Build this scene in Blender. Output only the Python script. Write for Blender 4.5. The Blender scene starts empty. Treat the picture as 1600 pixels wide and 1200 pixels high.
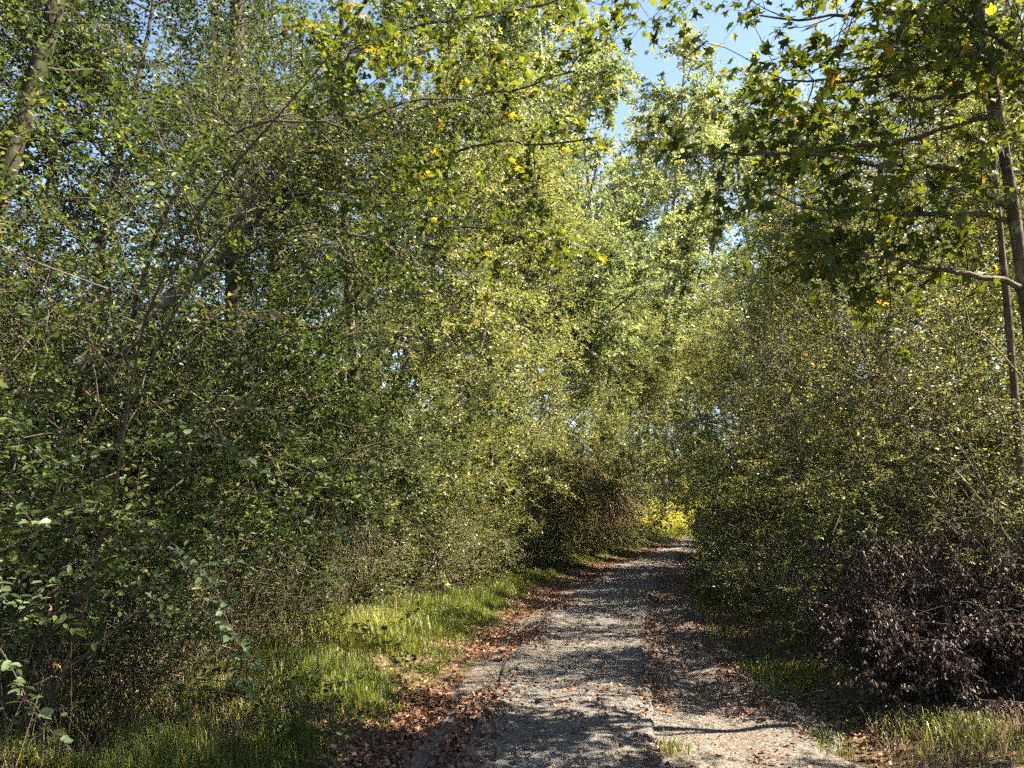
import bpy, math, random
import numpy as np
from mathutils import Vector, Matrix

# ------------------------------------------------------------------ camera, sky, sun, exposure
scene = bpy.context.scene
COL = scene.collection
CAM_H = 1.6
PITCH = math.radians(9.30)
YAW = math.radians(13.10)
cam_data = bpy.data.cameras.new('camera')
cam_data.sensor_width = 36.0
cam_data.lens = 27.2
cam_data.clip_start = 0.05
cam_data.clip_end = 3000.0
cam = bpy.data.objects.new('camera', cam_data)
cam.location = (0, 0, CAM_H)
cam.rotation_euler = (math.pi / 2 + PITCH, 0, YAW)
COL.objects.link(cam)
scene.camera = cam

SUN_AZ = 78.0      # degrees clockwise from the road direction (+Y)
SUN_EL = 53.0
SUN_STRENGTH = 5.0
SKY_STRENGTH = 0.065
EXPOSURE = 2.6

world = bpy.data.worlds.new('World')
scene.world = world
world.use_nodes = True
wn = world.node_tree
wn.nodes.clear()
w_out = wn.nodes.new('ShaderNodeOutputWorld')
w_bg = wn.nodes.new('ShaderNodeBackground')
w_sky = wn.nodes.new('ShaderNodeTexSky')
w_sky.sky_type = 'NISHITA'
w_sky.sun_disc = False
w_sky.sun_elevation = math.radians(SUN_EL)
w_sky.sun_rotation = math.radians(SUN_AZ)
w_sky.air_density = 1.0
w_sky.dust_density = 0.4
w_sky.ozone_density = 3.5
w_bg.inputs['Strength'].default_value = SKY_STRENGTH
wn.links.new(w_sky.outputs[0], w_bg.inputs['Color'])
wn.links.new(w_bg.outputs[0], w_out.inputs['Surface'])

sun_data = bpy.data.lights.new('sun', 'SUN')
sun_data.energy = SUN_STRENGTH
sun_data.angle = math.radians(0.5)
sun_data.color = (1.0, 0.95, 0.86)
sun = bpy.data.objects.new('sun', sun_data)
az, el = math.radians(SUN_AZ), math.radians(SUN_EL)
sd = Vector((math.sin(az) * math.cos(el), math.cos(az) * math.cos(el), math.sin(el)))
sun.rotation_euler = sd.to_track_quat('Z', 'Y').to_euler()
sun.location = (20, -5, 30)
COL.objects.link(sun)

scene.view_settings.view_transform = 'Standard'
scene.view_settings.look = 'None'
scene.view_settings.gamma = 1.0
scene.view_settings.use_curve_mapping = False
scene.view_settings.exposure = EXPOSURE
scene.view_settings.use_white_balance = True
scene.view_settings.white_balance_temperature = 7700
scene.view_settings.white_balance_tint = 8
scene.render.engine = 'CYCLES'
scene.cycles.use_denoising = False
scene.cycles.max_bounces = 5
scene.cycles.diffuse_bounces = 3
scene.cycles.glossy_bounces = 2
scene.cycles.transmission_bounces = 4
scene.cycles.sample_clamp_indirect = 4.0
scene.cycles.use_adaptive_sampling = True
scene.cycles.adaptive_threshold = 0.04
scene.cycles.adaptive_min_samples = 16
scene.cycles.use_light_tree = False

# ------------------------------------------------------------------ material helpers
def new_mat(name):
    m = bpy.data.materials.new(name)
    m.use_nodes = True
    nt = m.node_tree
    nt.nodes.clear()
    return m, nt, nt.nodes, nt.links

def ramp(nodes, stops):
    r = nodes.new('ShaderNodeValToRGB')
    e = r.color_ramp.elements
    while len(e) < len(stops):
        e.new(0.5)
    for i, (p, c) in enumerate(stops):
        e[i].position = p
        e[i].color = (c[0], c[1], c[2], 1)
    return r

def leaf_material(name, stops, trans=0.4, trans_tint=(1.3, 1.2, 0.68), rough=0.42, spec=0.45, obj_var=0.18):
    m, nt, N, L = new_mat(name)
    out = N.new('ShaderNodeOutputMaterial')
    at = N.new('ShaderNodeAttribute'); at.attribute_name = 'rnd'
    oi = N.new('ShaderNodeObjectInfo')
    ma = N.new('ShaderNodeMath'); ma.operation = 'MULTIPLY_ADD'
    ma.inputs[1].default_value = obj_var; ma.inputs[2].default_value = -obj_var / 2
    L.new(oi.outputs['Random'], ma.inputs[0])
    ad = N.new('ShaderNodeMath'); ad.operation = 'ADD'; ad.use_clamp = True
    L.new(at.outputs['Fac'], ad.inputs[0]); L.new(ma.outputs[0], ad.inputs[1])
    rp = ramp(N, stops)
    L.new(ad.outputs[0], rp.inputs[0])
    p = N.new('ShaderNodeBsdfPrincipled')
    p.inputs['Roughness'].default_value = rough
    p.inputs['Specular IOR Level'].default_value = spec
    L.new(rp.outputs[0], p.inputs['Base Color'])
    if trans > 0:
        tm = N.new('ShaderNodeMixRGB'); tm.blend_type = 'MULTIPLY'; tm.inputs[0].default_value = 1
        tm.inputs[2].default_value = (*trans_tint, 1)
        L.new(rp.outputs[0], tm.inputs[1])
        t = N.new('ShaderNodeBsdfTranslucent')
        L.new(tm.outputs[0], t.inputs['Color'])
        mx = N.new('ShaderNodeMixShader'); mx.inputs[0].default_value = trans
        L.new(p.outputs[0], mx.inputs[1]); L.new(t.outputs[0], mx.inputs[2])
        L.new(mx.outputs[0], out.inputs['Surface'])
    else:
        L.new(p.outputs[0], out.inputs['Surface'])
    return m

def bark_material(name, c1, c2, c3, scale=9.0, bump=0.5):
    m, nt, N, L = new_mat(name)
    out = N.new('ShaderNodeOutputMaterial')
    tc = N.new('ShaderNodeTexCoord')
    mp = N.new('ShaderNodeMapping'); mp.inputs['Scale'].default_value = (1, 1, 0.22)
    L.new(tc.outputs['Object'], mp.inputs['Vector'])
    n1 = N.new('ShaderNodeTexNoise'); n1.inputs['Scale'].default_value = scale * 4; n1.inputs['Detail'].default_value = 8
    n1.inputs['Roughness'].default_value = 0.7
    L.new(mp.outputs[0], n1.inputs['Vector'])
    n2 = N.new('ShaderNodeTexNoise'); n2.inputs['Scale'].default_value = scale * 0.7; n2.inputs['Detail'].default_value = 4
    L.new(tc.outputs['Object'], n2.inputs['Vector'])
    ad = N.new('ShaderNodeMath'); ad.operation = 'MULTIPLY_ADD'; ad.inputs[1].default_value = 0.6
    L.new(n2.outputs['Fac'], ad.inputs[0])
    s = N.new('ShaderNodeMath'); s.operation = 'MULTIPLY'; s.inputs[1].default_value = 0.45
    L.new(n1.outputs['Fac'], s.inputs[0]); L.new(s.outputs[0], ad.inputs[2])
    rp = ramp(N, [(0.3, c1), (0.52, c2), (0.7, c3)])
    L.new(ad.outputs[0], rp.inputs[0])
    p = N.new('ShaderNodeBsdfPrincipled'); p.inputs['Roughness'].default_value = 0.85
    p.inputs['Specular IOR Level'].default_value = 0.2
    L.new(rp.outputs[0], p.inputs['Base Color'])
    b = N.new('ShaderNodeBump'); b.inputs['Strength'].default_value = bump; b.inputs['Distance'].default_value = 0.02
    L.new(n1.outputs['Fac'], b.inputs['Height']); L.new(b.outputs[0], p.inputs['Normal'])
    L.new(p.outputs[0], out.inputs['Surface'])
    return m

M = {}
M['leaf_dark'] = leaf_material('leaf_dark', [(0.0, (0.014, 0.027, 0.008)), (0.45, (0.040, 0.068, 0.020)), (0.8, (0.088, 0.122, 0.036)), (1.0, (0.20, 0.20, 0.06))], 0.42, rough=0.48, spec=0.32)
M['leaf_shoot'] = leaf_material('leaf_shoot', [(0.0, (0.035, 0.065, 0.026)), (0.6, (0.075, 0.115, 0.050)), (1.0, (0.16, 0.20, 0.10))], 0.34, trans_tint=(1.1, 1.15, 0.8), rough=0.5, spec=0.35)  # pale new growth, with sunlight painted into the leaf colour as extra lightness
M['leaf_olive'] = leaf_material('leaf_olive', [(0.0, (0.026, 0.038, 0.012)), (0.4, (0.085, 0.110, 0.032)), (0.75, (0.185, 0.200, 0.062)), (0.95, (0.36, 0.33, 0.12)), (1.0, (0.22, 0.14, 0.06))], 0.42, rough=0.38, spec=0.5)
M['leaf_yellow'] = leaf_material('leaf_yellow', [(0.0, (0.050, 0.076, 0.026)), (0.5, (0.145, 0.175, 0.066)), (0.85, (0.27, 0.28, 0.125)), (1.0, (0.36, 0.31, 0.13))], 0.45, rough=0.4, spec=0.4)
M['leaf_pale'] = leaf_material('leaf_pale', [(0.0, (0.07, 0.11, 0.050)), (0.5, (0.17, 0.215, 0.105)), (0.85, (0.33, 0.355, 0.20)), (1.0, (0.43, 0.38, 0.18))], 0.45, trans_tint=(1.25, 1.2, 0.7), rough=0.3, spec=0.7)
M['leaf_star'] = leaf_material('leaf_star', [(0.0, (0.032, 0.050, 0.014)), (0.45, (0.066, 0.092, 0.022)), (0.86, (0.15, 0.17, 0.032)), (0.96, (0.32, 0.28, 0.03)), (1.0, (0.34, 0.20, 0.05))], 0.48, trans_tint=(1.45, 1.35, 0.42), rough=0.52, spec=0.25, obj_var=0.02)
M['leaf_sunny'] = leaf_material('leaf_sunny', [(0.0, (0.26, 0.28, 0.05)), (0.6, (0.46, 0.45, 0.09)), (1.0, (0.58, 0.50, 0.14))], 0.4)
M['leaf_orange'] = leaf_material('leaf_orange', [(0.0, (0.20, 0.10, 0.04)), (0.5, (0.32, 0.20, 0.08)), (1.0, (0.42, 0.33, 0.14))], 0.35)
M['leaf_purple'] = leaf_material('leaf_purple', [(0.0, (0.008, 0.005, 0.005)), (0.5, (0.020, 0.011, 0.009)), (0.74, (0.060, 0.034, 0.027)), (0.9, (0.17, 0.108, 0.080)), (1.0, (0.34, 0.24, 0.17))], 0.10, trans_tint=(1.2, 0.8, 0.7), rough=0.55, spec=0.35)
M['leaf_dead'] = leaf_material('leaf_dead', [(0.0, (0.050, 0.027, 0.018)), (0.35, (0.135, 0.068, 0.044)), (0.7, (0.24, 0.130, 0.085)), (0.92, (0.36, 0.22, 0.14)), (1.0, (0.42, 0.26, 0.11))], 0.14, trans_tint=(1.2, 0.9, 0.6), rough=0.6, spec=0.25, obj_var=0.25)
M['dry_stem'] = leaf_material('dry_stem', [(0.0, (0.06, 0.042, 0.026)), (0.5, (0.16, 0.115, 0.07)), (1.0, (0.32, 0.26, 0.17))], 0.12, trans_tint=(1, 0.9, 0.7), rough=0.7, spec=0.2)
M['vine_dead'] = leaf_material('vine_dead', [(0.0, (0.085, 0.055, 0.030)), (0.5, (0.17, 0.12, 0.065)), (1.0, (0.30, 0.24, 0.13))], 0.15, trans_tint=(1, 0.9, 0.7), rough=0.7, spec=0.2)
M['grass'] = leaf_material('grass', [(0.0, (0.040, 0.062, 0.016)), (0.45, (0.085, 0.115, 0.024)), (0.75, (0.16, 0.18, 0.036)), (0.88, (0.30, 0.26, 0.10)), (1.0, (0.34, 0.25, 0.14))], 0.42, trans_tint=(1.4, 1.3, 0.5), rough=0.45, spec=0.4, obj_var=0.0)
M['bark'] = bark_material('bark', (0.030, 0.024, 0.018), (0.085, 0.070, 0.055), (0.20, 0.18, 0.15))
M['bark_dark'] = bark_material('bark_dark', (0.016, 0.014, 0.010), (0.042, 0.036, 0.027), (0.10, 0.088, 0.068))
M['bark_pale'] = bark_material('bark_pale', (0.06, 0.052, 0.042), (0.17, 0.15, 0.125), (0.34, 0.32, 0.28), scale=12)
M['twig'] = bark_material('twig', (0.055, 0.042, 0.030), (0.12, 0.095, 0.068), (0.26, 0.22, 0.165), scale=6, bump=0.1)
M['twig_dark'] = bark_material('twig_dark', (0.03, 0.022, 0.018), (0.065, 0.048, 0.038), (0.15, 0.12, 0.095), scale=6, bump=0.1)

# ------------------------------------------------------------------ mesh helpers (vectorised)
class Acc:
    """Collects vertex blocks with faces of 3 or 4 corners and one random value per vertex."""
    def __init__(s):
        s.v, s.r, s.f = [], [], []
        s.n = 0
    def add(s, verts, faces, rnd=None):
        verts = np.asarray(verts, dtype=np.float32).reshape(-1, 3)
        if rnd is None:
            rnd = np.full(len(verts), 0.5, np.float32)
        s.v.append(verts); s.r.append(np.asarray(rnd, np.float32))
        for f in (faces if isinstance(faces, list) else [faces]):
            s.f.append(np.asarray(f, np.int64) + s.n)
        s.n += len(verts)
    def build(s, name, mat, smooth=True):
        v = np.concatenate(s.v); r = np.concatenate(s.r)
        loops = np.concatenate([f.ravel() for f in s.f]).astype(np.int32)
        sizes = np.concatenate([np.full(len(f), f.shape[1], np.int32) for f in s.f])
        starts = np.concatenate([[0], np.cumsum(sizes)[:-1]]).astype(np.int32)
        me = bpy.data.meshes.new(name)
        me.vertices.add(len(v)); me.vertices.foreach_set('co', v.ravel())
        me.loops.add(len(loops)); me.loops.foreach_set('vertex_index', loops)
        me.polygons.add(len(sizes)); me.polygons.foreach_set('loop_start', starts)
        try:
            me.polygons.foreach_set('loop_total', sizes)
        except Exception:
            pass
        me.polygons.foreach_set('use_smooth', np.full(len(sizes), smooth))
        a = me.attributes.new('rnd', 'FLOAT', 'POINT')
        a.data.foreach_set('value', r)
        me.materials.append(M[mat])
        me.update(calc_edges=True)
        me.validate()
        return me

def unit(a):
    return a / np.maximum(np.linalg.norm(a, axis=-1, keepdims=True), 1e-9)

LEAF4 = (np.array([[0, 0, 0], [0.45, 0.5, 0.10], [1, 0, -0.06], [0.45, -0.5, 0.10]]), np.array([[0, 1, 2], [0, 2, 3]]))
LEAF6 = (np.array([[0, 0, 0], [0.28, 0.42, 0.07], [0.68, 0.40, 0.05], [1, 0, -0.08], [0.68, -0.40, 0.05], [0.28, -0.42, 0.07], [0.5, 0, -0.03]]),
         np.array([[0, 6, 1], [1, 6, 2], [2, 6, 3], [3, 6, 4], [4, 6, 5], [5, 6, 0]]))
LEAF5 = (LEAF6[0][:6], np.array([[0, 2, 1], [0, 3, 2], [0, 4, 3], [0, 5, 4]]))
def oval_template(n=7, curl=0.08):
    vs = [[0, 0, 0]]
    for s in (1, -1):
        for i in range(1, n):
            t = i / n
            w = 0.5 * math.sin(math.pi * t ** 0.82) ** 0.8
            vs.append([t, s * w, 0.16 * abs(w) - curl * t * t])
    vs.append([1.0, 0, -curl])
    mid = []
    for i in range(1, n):
        t = i / n
        mid.append(len(vs)); vs.append([t, 0, -curl * t * t])
    fs = []
    for side in (0, 1):
        o = [0] + [1 + side * (n - 1) + i for i in range(n - 1)] + [2 * n - 1]
        c = [0] + mid + [2 * n - 1]
        for i in range(n):
            if i == 0: f = [[c[0], c[1], o[1]]]
            elif i == n - 1: f = [[c[i], c[i + 1], o[i]]]
            else: f = [[c[i], c[i + 1], o[i + 1]], [c[i], o[i + 1], o[i]]]
            for q in f: fs.append(q if side else q[::-1])
    return np.array(vs), np.array(fs)
LEAF_OVAL = oval_template()
def star_template(curl=0.26):
    lobes = [(-128, 0.55), (-66, 0.88), (0, 1.0), (66, 0.88), (128, 0.55)]
    pts = [(-0.04, 0.0)]
    for i, (a, l) in enumerate(lobes):
        a0 = math.radians(a)
        pts.append((0.0 + l * math.cos(a0) * 0.62 + 0.28, l * math.sin(a0) * 0.62))
        if i < 4:
            b = math.radians((lobes[i][0] + lobes[i + 1][0]) / 2)
            pts.append((0.28 + 0.24 * math.cos(b), 0.24 * math.sin(b)))
    vs = [[0.28, 0, 0.03]] + [[x, y, -curl * ((x - .28) ** 2 + y * y) * 1.5] for x, y in pts]
    n = len(pts)
    fs = [[0, 1 + i, 1 + (i + 1) % n] for i in range(n)]
    return np.array(vs), np.array(fs)
LEAF_STAR = star_template()
LEAF_CURL = star_template(curl=0.55)

def leaf_frames(d, nrm):
    d = unit(d)
    s = unit(np.cross(nrm, d))
    n = np.cross(d, s)
    return d, s, n

def add_leaves(acc, P, d, nrm, size, aspect, rnd, template):
    tv, tf = template
    d, s, n = leaf_frames(d, nrm)
    size = np.asarray(size)[:, None, None]
    aspect = np.broadcast_to(np.asarray(aspect, float), (len(P),))[:, None, None]
    V = P[:, None, :] + size * (tv[None, :, 0:1] * d[:, None, :] + aspect * tv[None, :, 1:2] * s[:, None, :] + tv[None, :, 2:3] * n[:, None, :])
    k = len(tv)
    F = (tf[None] + (np.arange(len(P)) * k)[:, None, None]).reshape(-1, tf.shape[1])
    acc.add(V.reshape(-1, 3), F, np.repeat(rnd, k))

def add_tubes(acc, C, R, sides=4, rnd=None):
    """C: (m,k,3) centre lines, R: (m,k) radii"""
    C = np.asarray(C, float); R = np.asarray(R, float)
    m, k, _ = C.shape
    T = np.gradient(C, axis=1); T = unit(T)
    ref = np.where(np.abs(T[:, :1, 2:3]) > 0.8, np.array([1.0, 0, 0]), np.array([0, 0, 1.0]))
    A = unit(np.cross(T, np.broadcast_to(ref, T.shape)))
    B = np.cross(T, A)
    ang = np.arange(sides) / sides * 2 * np.pi
    V = C[:, :, None, :] + R[:, :, None, None] * (np.cos(ang)[None, None, :, None] * A[:, :, None, :] + np.sin(ang)[None, None, :, None] * B[:, :, None, :])
    idx = np.arange(m * k * sides).reshape(m, k, sides)
    a = idx[:, :-1, :]; b = np.roll(a, -1, axis=2); c = idx[:, 1:, :]; e = np.roll(c, -1, axis=2)
    F = np.stack([a, b, e, c], -1).reshape(-1, 4)
    r = np.repeat(rnd, k * sides) if rnd is not None else None
    acc.add(V.reshape(-1, 3), F, r)

def grow(rng, start, d, length, k, wob=0.15, trop=(0, 0, 0)):
    m = len(start)
    out = np.empty((m, k, 3)); out[:, 0] = start
    d = unit(np.asarray(d, float)); step = (np.asarray(length) / (k - 1))[:, None]
    trop = np.asarray(trop, float)
    for i in range(1, k):
        out[:, i] = out[:, i - 1] + d * step
        d = unit(d + rng.normal(0, wob, (m, 3)) + trop)
    return out

def spawn(rng, C, n, t0=0.2, t1=1.0, ang=(30, 70), flat=0.0):
    """n children per parent curve: positions and directions"""
    m, k, _ = C.shape
    pi = np.repeat(np.arange(m), n)
    t = rng.uniform(t0, t1, m * n) * (k - 1)
    i = np.clip(t.astype(int), 0, k - 2); fr = (t - i)[:, None]
    p = C[pi, i] * (1 - fr) + C[pi, i + 1] * fr
    tan = unit(C[pi, i + 1] - C[pi, i])
    q = rng.normal(0, 1, (m * n, 3)); q[:, 2] *= (1 - flat)
    perp = unit(np.cross(tan, np.cross(q, tan)))
    a = np.radians(rng.uniform(ang[0], ang[1], m * n))[:, None]
    return p, unit(tan * np.cos(a) + perp * np.sin(a)), pi, t / (k - 1)

def leaves_on(rng, acc, C, per, size, aspect, template, up=0.8, rnd_bias=None, t0=0.05, droop=0.0, rlo=0.0, rhi=1.0, jit=0.01, keep=None, gaps=0.0, gfreq=2.4):
    m, k, _ = C.shape
    pi = np.repeat(np.arange(m), per)
    t = (np.tile((np.arange(per) + 0.5) / per, m) * (1 - t0) + t0) * (k - 1) * 0.9999
    i = np.clip(t.astype(int), 0, k - 2); fr = (t - i)[:, None]
    P = C[pi, i] * (1 - fr) + C[pi, i + 1] * fr
    tan = unit(C[pi, i + 1] - C[pi, i])
    side = np.cross(tan, np.array([0, 0, 1.0])); side = unit(side + 1e-6)
    sg = np.where(np.arange(m * per) % 2 == 0, 1, -1)[:, None]
    d = unit(tan * 0.55 + side * sg * 0.8 + rng.normal(0, 0.35, (m * per, 3)) + np.array([0, 0, -droop]))
    nrm = unit(np.array([0, 0, up]) + rng.normal(0, 0.45, (m * per, 3)))
    P = P + rng.normal(0, jit, P.shape)
    tw = np.repeat(rng.normal(0, 0.13, m), per)
    r = np.clip(rng.beta(2.2, 2.6, m * per) + tw, 0, 1)
    r = rlo + (rhi - rlo) * r
    sz = size * rng.uniform(0.6, 1.25, m * per)
    if gaps > 0:
        q = P * gfreq
        g_ = 0.5 * vnoise(q[:, 0] + 0.6 * q[:, 2] + 50, q[:, 1] - 0.7 * q[:, 2] + 50) + 0.5 * vnoise(q[:, 0] * 0.8 - 0.9 * q[:, 2] + 90, q[:, 2] * 1.1 + 0.4 * q[:, 1] + 70)
        kk = g_ > gaps + rng.normal(0, 0.05, len(P))
        r = np.clip(r + (g_ - 0.5) * 0.5, 0, 1); sz = sz * (0.8 + 0.45 * g_)
        P, d, nrm, sz, r = P[kk], d[kk], nrm[kk], sz[kk], r[kk]
    if keep is not None:
        kk = keep(P)
        P, d, nrm, sz, r = P[kk], d[kk], nrm[kk], sz[kk], r[kk]
    if acc is not None:
        add_leaves(acc, P, d, nrm, sz, aspect, r, template)
    return P, d, nrm, sz, r

def taper(m, k, r0, r1):
    r0 = np.broadcast_to(np.asarray(r0, float), (m,)); r1 = np.broadcast_to(np.asarray(r1, float), (m,))
    t = np.linspace(0, 1, k)[None]
    return r0[:, None] * (1 - t) + r1[:, None] * t

def resample(poly, k):
    poly = np.asarray(poly, float)
    s = np.concatenate([[0], np.cumsum(np.linalg.norm(np.diff(poly, axis=0), axis=1))])
    t = np.linspace(0, s[-1], k)
    out = np.stack([np.interp(t, s, poly[:, j]) for j in range(3)], -1)
    for _ in range(2):
        out[1:-1] = out[1:-1] * 0.5 + (out[:-2] + out[2:]) * 0.25
    return out

# value noise
_tab = np.random.RandomState(7).rand(256, 256)
def vnoise(x, y):
    xi = np.floor(x).astype(int); yi = np.floor(y).astype(int)
    fx = x - xi; fy = y - yi
    fx = fx * fx * (3 - 2 * fx); fy = fy * fy * (3 - 2 * fy)
    g = lambda a, b: _tab[a % 256, b % 256]
    return (g(xi, yi) * (1 - fx) + g(xi + 1, yi) * fx) * (1 - fy) + (g(xi, yi + 1) * (1 - fx) + g(xi + 1, yi + 1) * fx) * fy
def fbm(x, y, o=4):
    s, a, t = 0, 1.0, 0
    for i in range(o):
        s = s + a * vnoise(x * 2 ** i + 17 * i, y * 2 ** i + 31 * i); t += a; a *= 0.5
    return s / t

# ------------------------------------------------------------------ object helpers
def props(o, label=None, cat=None, group=None, kind=None):
    if label: o['label'] = label
    if cat: o['category'] = cat
    if group: o['group'] = group
    if kind: o['kind'] = kind
    return o

def mesh_obj(name, me, parent=None, loc=(0, 0, 0), kind=None):
    o = bpy.data.objects.new(name, me)
    COL.objects.link(o)
    o.location = loc
    if parent is not None: o.parent = parent
    if kind: o['kind'] = kind
    return o

def thing(name, label, cat, loc=(0, 0, 0), rz=0.0, scale=(1, 1, 1), group=None, tilt=(0, 0)):
    o = bpy.data.objects.new(name, None)
    o.empty_display_size = 0.3
    COL.objects.link(o)
    o.rotation_mode = 'ZYX'
    o.location = loc; o.rotation_euler = (tilt[0], tilt[1], rz); o.scale = scale
    return props(o, label, cat, group)

def place(kind_parts, name, label, cat, loc, rz=0.0, scale=(1, 1, 1), group=None, tilt=(0, 0)):
    t = thing(name, label, cat, loc, rz, scale, group, tilt)
    for pn, me, k, *mt in kind_parts:
        o = mesh_obj(pn, me, t, kind=k)
        if mt:
            o.material_slots[0].link = 'OBJECT'
            o.material_slots[0].material = M[mt[0]]
    return t

# ------------------------------------------------------------------ the lane: centre line and edges (x as functions of y)
def curve(pts):
    ys = np.array([p[0] for p in pts], float); xs = np.array([p[1] for p in pts], float)
    fine = np.linspace(ys[0], ys[-1], 400); fx = np.interp(fine, ys, xs)
    k = np.hanning(31); k /= k.sum()
    pad = np.concatenate([np.full(15, fx[0]), fx, np.full(15, fx[-1])])
    fx = np.convolve(pad, k, 'valid')
    return lambda y: np.interp(y, fine, fx)
road_l = curve([(-30, -1.2), (0, -1.35), (5, -1.62), (6.5, -1.95), (9, -2.25), (12.3, -2.42), (18, -2.6), (23, -2.4), (30, -1.9), (37, -1.4), (45, -0.4), (52, 1.4), (60, 4.6), (70, 10)])
road_r = curve([(-30, 1.2), (0, 1.1), (5.5, 0.9), (7.4, 0.56), (10, 0.13), (13.7, -0.1), (20, -0.2), (33, 0.1), (40, 0.7), (47, 2.2), (54, 4.6), (60, 7.6), (70, 13.0)])
pave_r = curve([(-30, 0.1), (0, -0.05), (5.3, -0.24), (7.4, -0.45), (8.6, -0.66), (10.2, -0.68), (12.7, -0.79), (16, -0.84), (24, -0.75), (37, -0.3), (60, 5.4), (70, 11)])

def ground_h(x, y):
    l, r = road_l(y), road_r(y)
    dl = np.clip(l - x, 0, None); dr = np.clip(x - r, 0, None)
    d = dl + dr
    s = np.clip(d / 1.2, 0, 1); s = s * s * (3 - 2 * s)
    h = s * (0.10 + 0.10 * fbm(x * 0.6, y * 0.6, 3)) + np.clip(d - 1, 0, 3) * 0.05
    far = np.clip((np.hypot(x, y - 20) - 60) / 200, 0, 1)
    return h + far * 2.0 * (fbm(x * 0.01 + 5, y * 0.01, 2) - 0.3)

def road_bump(x, y):
    u = (x - road_l(y)) / np.maximum(road_r(y) - road_l(y), 0.1)
    rut = -0.028 * (np.exp(-((u - 0.24) / 0.09) ** 2) + np.exp(-((u - 0.80) / 0.08) ** 2))
    return rut + 0.050 * (fbm(x * 1.1 + 3, y * 0.8, 3) - 0.5) + 0.016 * (fbm(x * 5, y * 5, 3) - 0.5)

def grid_mesh(X, Y, Z):
    ny, nx = X.shape
    v = np.stack([X, Y, Z], -1).reshape(-1, 3)
    idx = np.arange(ny * nx).reshape(ny, nx)
    f = np.stack([idx[:-1, :-1], idx[:-1, 1:], idx[1:, 1:], idx[1:, :-1]], -1).reshape(-1, 4)
    return v, f

def ground_material(name, stops_a, stops_b, mixscale, fine, bump, bumpdist):
    m, nt, N, L = new_mat(name)
    out = N.new('ShaderNodeOutputMaterial')
    tc = N.new('ShaderNodeTexCoord')
    n1 = N.new('ShaderNodeTexNoise'); n1.inputs['Scale'].default_value = fine; n1.inputs['Detail'].default_value = 7; n1.inputs['Roughness'].default_value = 0.75
    n2 = N.new('ShaderNodeTexNoise'); n2.inputs['Scale'].default_value = mixscale; n2.inputs['Detail'].default_value = 5; n2.inputs['Roughness'].default_value = 0.65
    vo = N.new('ShaderNodeTexVoronoi'); vo.inputs['Scale'].default_value = fine * 1.6
    for n in (n1, n2, vo): L.new(tc.outputs['Object'], n.inputs['Vector'])
    mixv = N.new('ShaderNodeMath'); mixv.operation = 'MULTIPLY_ADD'; mixv.inputs[1].default_value = 0.45
    sep = N.new('ShaderNodeSeparateColor'); L.new(vo.outputs['Color'], sep.inputs[0])
    L.new(sep.outputs[0], mixv.inputs[0])
    sc = N.new('ShaderNodeMath'); sc.operation = 'MULTIPLY'; sc.inputs[1].default_value = 0.6
    L.new(n1.outputs['Fac'], sc.inputs[0]); L.new(sc.outputs[0], mixv.inputs[2])
    ra = ramp(N, stops_a); rb = ramp(N, stops_b)
    L.new(mixv.outputs[0], ra.inputs[0]); L.new(mixv.outputs[0], rb.inputs[0])
    mr = N.new('ShaderNodeMapRange'); mr.inputs[1].default_value = 0.42; mr.inputs[2].default_value = 0.6
    L.new(n2.outputs['Fac'], mr.inputs[0])
    mx = N.new('ShaderNodeMixRGB'); L.new(mr.outputs[0], mx.inputs[0]); L.new(ra.outputs[0], mx.inputs[1]); L.new(rb.outputs[0], mx.inputs[2])
    p = N.new('ShaderNodeBsdfPrincipled'); p.inputs['Roughness'].default_value = 0.9; p.inputs['Specular IOR Level'].default_value = 0.2
    L.new(mx.outputs[0], p.inputs['Base Color'])
    b = N.new('ShaderNodeBump'); b.inputs['Strength'].default_value = bump; b.inputs['Distance'].default_value = bumpdist
    L.new(mixv.outputs[0], b.inputs['Height']); L.new(b.outputs[0], p.inputs['Normal'])
    L.new(p.outputs[0], out.inputs['Surface'])
    return m

M['soil'] = ground_material('soil', [(0.2, (0.030, 0.022, 0.014)), (0.5, (0.085, 0.055, 0.034)), (0.8, (0.17, 0.11, 0.065))], [(0.2, (0.025, 0.024, 0.012)), (0.5, (0.060, 0.055, 0.024)), (0.8, (0.13, 0.10, 0.05))], 0.8, 26, 0.9, 0.03)
M['gravel'] = ground_material('gravel', [(0.25, (0.026, 0.023, 0.021)), (0.5, (0.090, 0.078, 0.070)), (0.8, (0.215, 0.195, 0.18))], [(0.25, (0.030, 0.022, 0.018)), (0.5, (0.098, 0.077, 0.064)), (0.8, (0.21, 0.18, 0.158))], 1.3, 45, 1.0, 0.02)
M['asphalt'] = ground_material('asphalt', [(0.2, (0.030, 0.028, 0.027)), (0.5, (0.094, 0.088, 0.084)), (0.85, (0.25, 0.236, 0.226))], [(0.2, (0.030, 0.026, 0.023)), (0.5, (0.090, 0.079, 0.071)), (0.85, (0.23, 0.208, 0.190))], 0.9, 60, 1.0, 0.016)

# ground: one sheet to the horizon
gx = np.concatenate([-np.geomspace(600, 14, 30), np.linspace(-13.5, 13.5, 82), np.geomspace(14, 600, 30)])
gy = np.concatenate([-np.geomspace(500, 6, 24), np.linspace(-5.5, 62, 190), np.geomspace(63, 900, 30)])
X, Y = np.meshgrid(gx, gy)
a = Acc(); v, f = grid_mesh(X, Y, ground_h(X, Y) - 0.03); a.add(v, f)
props(mesh_obj('ground', a.build('ground', 'soil')), 'dark soil and leaf mould under the bushes', 'ground', kind='structure')

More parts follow.
